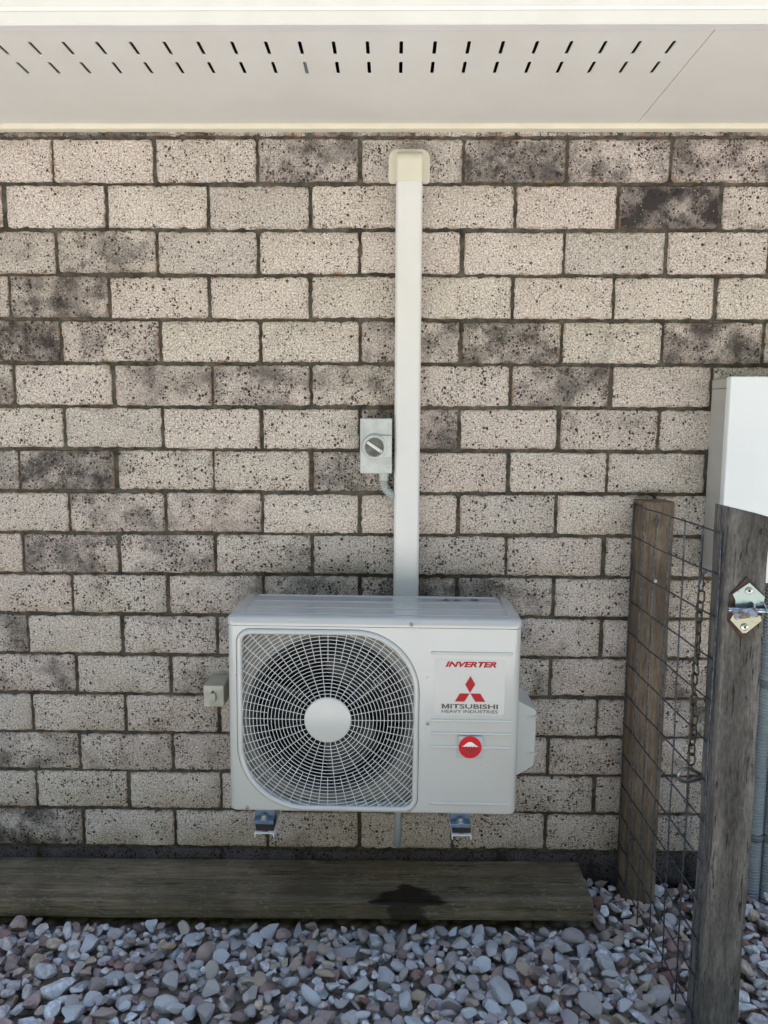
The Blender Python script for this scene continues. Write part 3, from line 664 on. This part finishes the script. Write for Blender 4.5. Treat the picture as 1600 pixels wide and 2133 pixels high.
XM = .7325
wm = empty('wire_mesh_panel', (XM, -.05, .03), 'galvanised wire mesh panel stretched between the two timber posts', 'wire mesh')
def wire(name, pts, r=.0021): return MB().tube([Vector(p)-Vector((XM, -.05, .03)) for p in pts], r, 7).build(name, M['meshw'], wm, 60)
VY = [-.040, -.137, -.236, -.336, -.436, -.538, -.641]
def bend(y, z, s): return -.0085-.0155*y+.0025*mnoise.noise(Vector((y*7, z*7, s)))
ZR = [1.2265-.0985*k for k in range(13)]
for k, z in enumerate(ZR):
    wire('wire', [(XM-.002+bend(y, z, 1), y, z+(-y)*.012+(.004*mnoise.noise(Vector((y*6, k*3.7, 2))))) for y in np.linspace(-.026, -.641, 14)])
for k, y in enumerate(VY):
    wire('wire', [(XM-.0045+bend(y, z, 1), y+.004*mnoise.noise(Vector((k*5.1, z*4, 7))), z) for z in np.linspace(1.2265+(-y)*.012+.004, .008, 24)], .0021)
wire('tie_wire', [(XM-.012+.006*math.cos(a), -.032+.010*math.sin(a), 1.224+.008*math.cos(a*1.3)) for a in np.linspace(0, 9, 26)], .0013)

# chain of welded links, hung from the mesh by a loop of wire
ch = empty('hanging_chain', (.717, -.585, 1.10), 'rusty steel chain hanging down the wire mesh beside the front post', 'chain')
def link_mesh(L=.0148, Wd=.0078, r=.0023):
    pts = []
    for k in range(9): a = k*PI/8; pts.append((Wd*math.cos(a), 0, L-Wd+Wd*math.sin(a)))
    for k in range(9): a = PI+k*PI/8; pts.append((Wd*math.cos(a), 0, -(L-Wd)+Wd*math.sin(a)))
    m = MB().tube(pts, r, 8, closed=True).mesh('link', 60); m.materials.append(M['chain']); return m
LM = link_mesh(); z = 1.073-1.10; NL = 17; chpts = []
for i in range(NL):
    o = link(bpy.data.objects.new('link', LM), ch)
    zz = z-.0248*i; yy = .004*math.sin(i*.9)+.008-.006*(i/NL); xx = .002-.012*math.sin(i/NL*PI*.9)*.4
    o.location = (xx, yy, zz); o.rotation_euler = (rng.normal(0, .10), rng.normal(0, .10), (R(25) if i % 2 == 0 else R(112))+rng.normal(0, .22)); chpts.append((xx, yy, zz))
MB().tube([(XM-.722-.004, -.012, .042), (-.002, -.010, .03), (.003, .004, -.008), (.001, .012, -.012), (-.004, .010, -.004), (.002, .006, .03), (XM-.722-.004, .002, .040)], .0015, 6).build('wire_loop', M['meshw'], ch, 60)
hk = empty('spring_hook', (.717, -.585, .640), 'steel spring hook clipped to the chain end and wire mesh', 'hook')
pp = []
for k in range(28):
    a = 2*PI*k/28; xx = -.006+.033*math.cos(a); zz = (.0145-.0070*math.cos(a))*math.sin(a)
    pp.append((xx*.97+zz*.2, -.006+.25*xx, zz-xx*.22))
MB().tube(pp[3:27], .0046, 10).build('body', M['hook'], hk, 60)
MB().tube([pp[2], pp[1], pp[0], pp[27]], .0034, 8).build('gate', M['hook'], hk, 60)

# latch on the front post
la = empty('gate_latch', (.7805, -.6635, 1.070), 'zinc gate latch with bolt screwed to the grey front post', 'latch')
bp_ = [(0, .070), (-.034, .030), (-.036, -.031), (-.002, -.071), (.038, -.030), (.040, .030)]
MB().prism(bp_[::-1], 'y', -.004, .0065).build('rust_plate', M['rust'], la, None).modifiers.new('bevel', 'BEVEL').width = .0015
MB().prism([(.004, .058), (-.031, .032), (-.024, .018), (-.024, .002), (.036, .002), (.040, .026)][::-1], 'y', -.0075, -.0045).build('upper_plate', M['latchu'], la, None)
MB().prism([(-.026, -.012), (-.033, -.026), (-.004, -.056), (.004, -.056), (.036, -.028), (.033, -.012)], 'y', -.0075, -.0045).build('lower_plate', M['latch'], la, None)
for x, z_ in ((.004, .040), (-.001, -.042)):
    s_ = MB().lathe([(.0085, 0), (.008, .0022), (.0045, .0036)], 18, front(x, -.0075, z_)).build('screw', M['screw'], la, 40)
    MB().lathe([(.0032, 0), (.003, .0006)], 6, front(x, -.0110, z_)).build('socket', M['black'], s_, None)
MB().tube([(-.046, -.022, .0005), (.062, -.020, -.0035)], .0062, 14).build('bolt', M['latchs'], la, 60)
kp = []
for k in range(8): a = R(-20)+k*R(160)/7; kp.append((-.006-.018*math.sin(a)*1.2, .004+.014*math.cos(a)))
for xk in (.010, .034): MB().loft([[(xk, y, z_) for y, z_ in [(-.006, .016), (-.018, .013), (-.029, .004), (-.031, -.004), (-.024, -.009), (-.010, -.009), (-.006, -.006)]], [(xk+.0026, y, z_) for y, z_ in [(-.006, .016), (-.018, .013), (-.029, .004), (-.031, -.004), (-.024, -.009), (-.010, -.009), (-.006, -.006)]]], cap0=True, cap1=True).build('keeper', M['latchs'], la, None)
tg = Matrix.Translation((-.012, -.034, -.004)) @ Matrix.Rotation(R(-9), 4, 'Y') @ Matrix.Rotation(R(-40), 4, 'X')
MB().bbox((-.027, -.003, -.011), (.024, .003, .011), .0028, 3, tg).build('tongue', M['tongue'], la, 40)
MB().bbox((-.027, -.020, -.0165), (.034, -.006, -.012), .0015, 2).build('ledge', M['tongue'], la, 40)

# ------------------------------------------------------------------ meter box and conduits at the right
mb = empty('meter_box', (.95, 0, 1.012), 'white metal meter box fixed to the bricks behind the front post', 'meter box')
MB().bbox((0, -.108, .004), (.40, -.001, .588), .002, 1).build('cabinet', M['meters'], mb, 40)
MB().bbox((-.004, -.140, 0), (.405, -.1085, .592), .004, 3).build('door', M['meter'], mb, 40)
MB().box((-.0008, -.104, .560), (.0, -.006, .5612)).build('seam', M['ink'], mb, None)
MB().bbox((.33, -.146, .26), (.352, -.1395, .33), .003, 2).build('door_lock', M['black'], mb, 40)
for x, lab in ((1.159, 'grey corrugated conduit next to the front post, left one of two'), (1.2015, 'grey corrugated conduit at the photo edge, right one of two')):
    cd = empty('corrugated_conduit', (x, -.026, 0), lab, 'conduit', 'conduits under the meter box')
    corrugated('pipe', [(0, 0, 1.015), (.001, 0, .6), (-.001, -.002, .3), (0, 0, -.05)], .0172, .0105, M['conduit'], cd, .0042, 18)
    for z_ in (.675, .165):
        MB().tube([(.0215*math.cos(a), .0215*math.sin(a)-.0, z_) for a in np.linspace(0, 2*PI, 20)[:-1]], .003, 6, closed=True).lathe([(.0212, z_-.011), (.0218, z_-.010), (.0218, z_+.010), (.0212, z_+.011)], 20).build('saddle_clip', M['clip'], cd, 40)

# ------------------------------------------------------------------ gravel: stones dropped one by one on a height field
def rock(i, sub):
    bm = bmesh.new(); bmesh.ops.create_icosphere(bm, subdivisions=sub, radius=1); rs = random.Random(500+i)
    planes = [(Vector((rs.gauss(0, 1), rs.gauss(0, 1), rs.gauss(0, 1))).normalized(), rs.uniform(.40, .74)) for _ in range(rs.randint(7, 11))]
    for p in bm.verts:
        for n, d in planes:
            k = p.co.dot(n)-d
            if k > 0: p.co -= n*k
        p.co *= 1+.05*mnoise.noise(p.co*1.7+Vector((i*3.3, 0, 0)))
    ext = max(max(abs(p.co[a]) for p in bm.verts) for a in range(3))
    for p in bm.verts: p.co /= ext
    v = np.array([p.co[:] for p in bm.verts]); f = np.array([[q.index for q in fc.verts] for fc in bm.faces]); bm.free(); return v, f
NR = 18
RHI = [rock(i, 3) for i in range(NR)]; RLO = [rock(i, 2) for i in range(NR)]
GX0, GX1, GY0, GY1, CS = -1.75, 1.75, -1.45, 0.0, .004
nxg, nyg = int((GX1-GX0)/CS), int((GY1-GY0)/CS)
hm = np.full((nxg, nyg), -.055); own = np.full((nxg, nyg), -1, int)
blocked = lambda x, y, r_: (x < .602+r_*.8 and y > -.228-r_*.75) or (.735-r_*.8 < x < .827+r_*.8 and -.662-r_*.8 < y < -.588+r_*.8) or (.728-r_*.6 < x < .822+r_*.6 and y > -.1-r_*.6) or (1.13 < x < 1.23 and y > -.05-r_*.6) or y > -r_*.8
stones = []
tries = 0
while len(stones) < 9800 and tries < 75000:
    tries += 1
    x = rng.uniform(GX0+.05, GX1-.05); y = rng.uniform(GY0+.05, GY1)
    s = float(np.clip(rng.lognormal(math.log(.0195), .34), .010, .040))
    if tries > 30000: s *= .62
    a_, b_, c_ = s*rng.uniform(1.0, 1.35), s*rng.uniform(.75, 1.0), s*rng.uniform(.5, .85)
    if blocked(x, y, s): continue
    i0, j0 = int((x-GX0)/CS), int((y-GY0)/CS); k = int(a_/CS)+1
    ia, ib, ja, jb = max(0, i0-k), min(nxg, i0+k+1), max(0, j0-k), min(nyg, j0+k+1)
    I, J = np.meshgrid(np.arange(ia, ib), np.arange(ja, jb), indexing='ij')
    yaw = rng.uniform(0, PI); dx = (I-i0)*CS; dy = (J-j0)*CS
    u = (dx*math.cos(yaw)+dy*math.sin(yaw))/a_; v_ = (-dx*math.sin(yaw)+dy*math.cos(yaw))/b_
    rr_ = u*u+v_*v_; inm = rr_ < 1
    if not inm.any(): continue
    zc = c_*np.sqrt(np.clip(1-rr_, 0, 1)); sub = hm[ia:ib, ja:jb]
    need = (sub+zc)[inm]
    z = float(np.quantile(need, .80))
    if z > (-.004 if tries < 30000 else -.019)+.012*mnoise.noise(Vector((x*5, y*5, 0))): continue
    top = z+zc*.9; upd = inm & (top > sub)
    sub[upd] = top[upd]; own[ia:ib, ja:jb][upd] = len(stones)
    stones.append((x, y, z, a_, b_, c_, yaw, rng.normal(0, .32), rng.normal(0, .32), int(rng.integers(NR)), float(rng.random())))
cnt = np.bincount(own[own >= 0].ravel(), minlength=len(stones)).astype(float)
vis = np.zeros(len(stones))
for i, s in enumerate(stones):
    d = math.hypot(s[1]-CAM.y, s[2]-CAM.z)
    inframe = abs(s[0]) < .60+.14*(s[1]+2.34) and -.66 < s[1]
    vis[i] = cnt[i]/d**2*(1 if inframe else 0)
best = set(np.argsort(-vis)[:300].tolist())
def smat(s):
    return np.array(Matrix.Rotation(s[6], 3, 'Z') @ Matrix.Rotation(s[7], 3, 'X') @ Matrix.Rotation(s[8], 3, 'Y') @ Matrix.Diagonal((s[3], s[4], s[5])))
RM = []
for v, f in RHI:
    me = bpy.data.meshes.new('stone'); me.from_pydata(v.tolist(), [], f.tolist()); me.polygons.foreach_set('use_smooth', [True]*len(f)); me.set_sharp_from_angle(angle=R(24)); me.materials.append(M['stone']); RM.append(me)
V, F, T = [], [], []; off = 0
for i, s in enumerate(stones):
    if i in best:
        o = link(bpy.data.objects.new('stone', RM[s[9]]), ground); o.location = s[:3]
        o.rotation_euler = (Matrix.Rotation(s[6], 3, 'Z') @ Matrix.Rotation(s[7], 3, 'X') @ Matrix.Rotation(s[8], 3, 'Y')).to_euler(); o.scale = s[3:6]
        continue
    v, f = RHI[s[9]] if cnt[i] > 8 and s[1] > -.75 and abs(s[0]) < 1.2 else RLO[s[9]]
    V.append(v @ smat(s).T+np.array(s[:3])); F.append(f+off); T.append(np.full(len(v), s[10])); off += len(v)
V = np.concatenate(V); F = np.concatenate(F); T = np.concatenate(T).astype(np.float32)
me = bpy.data.meshes.new('gravel'); me.vertices.add(len(V)); me.vertices.foreach_set('co', V.astype(np.float32).ravel())
me.loops.add(F.size); me.loops.foreach_set('vertex_index', F.astype(np.int32).ravel())
me.polygons.add(len(F)); me.polygons.foreach_set('loop_start', np.arange(0, F.size, 3, dtype=np.int32)); me.update(calc_edges=True)
me.polygons.foreach_set('use_smooth', [True]*len(F)); me.set_sharp_from_angle(angle=R(24))
at = me.attributes.new('tone', 'FLOAT', 'POINT'); at.data.foreach_set('value', T); me.materials.append(M['gravel'])
gv = link(bpy.data.objects.new('gravel', me)); tag(gv, 'loose grey, pink and tan gravel stones covering the ground', 'gravel', kind='stuff')
print('bricks', nb, 'stones', len(stones), 'tris', len(F))
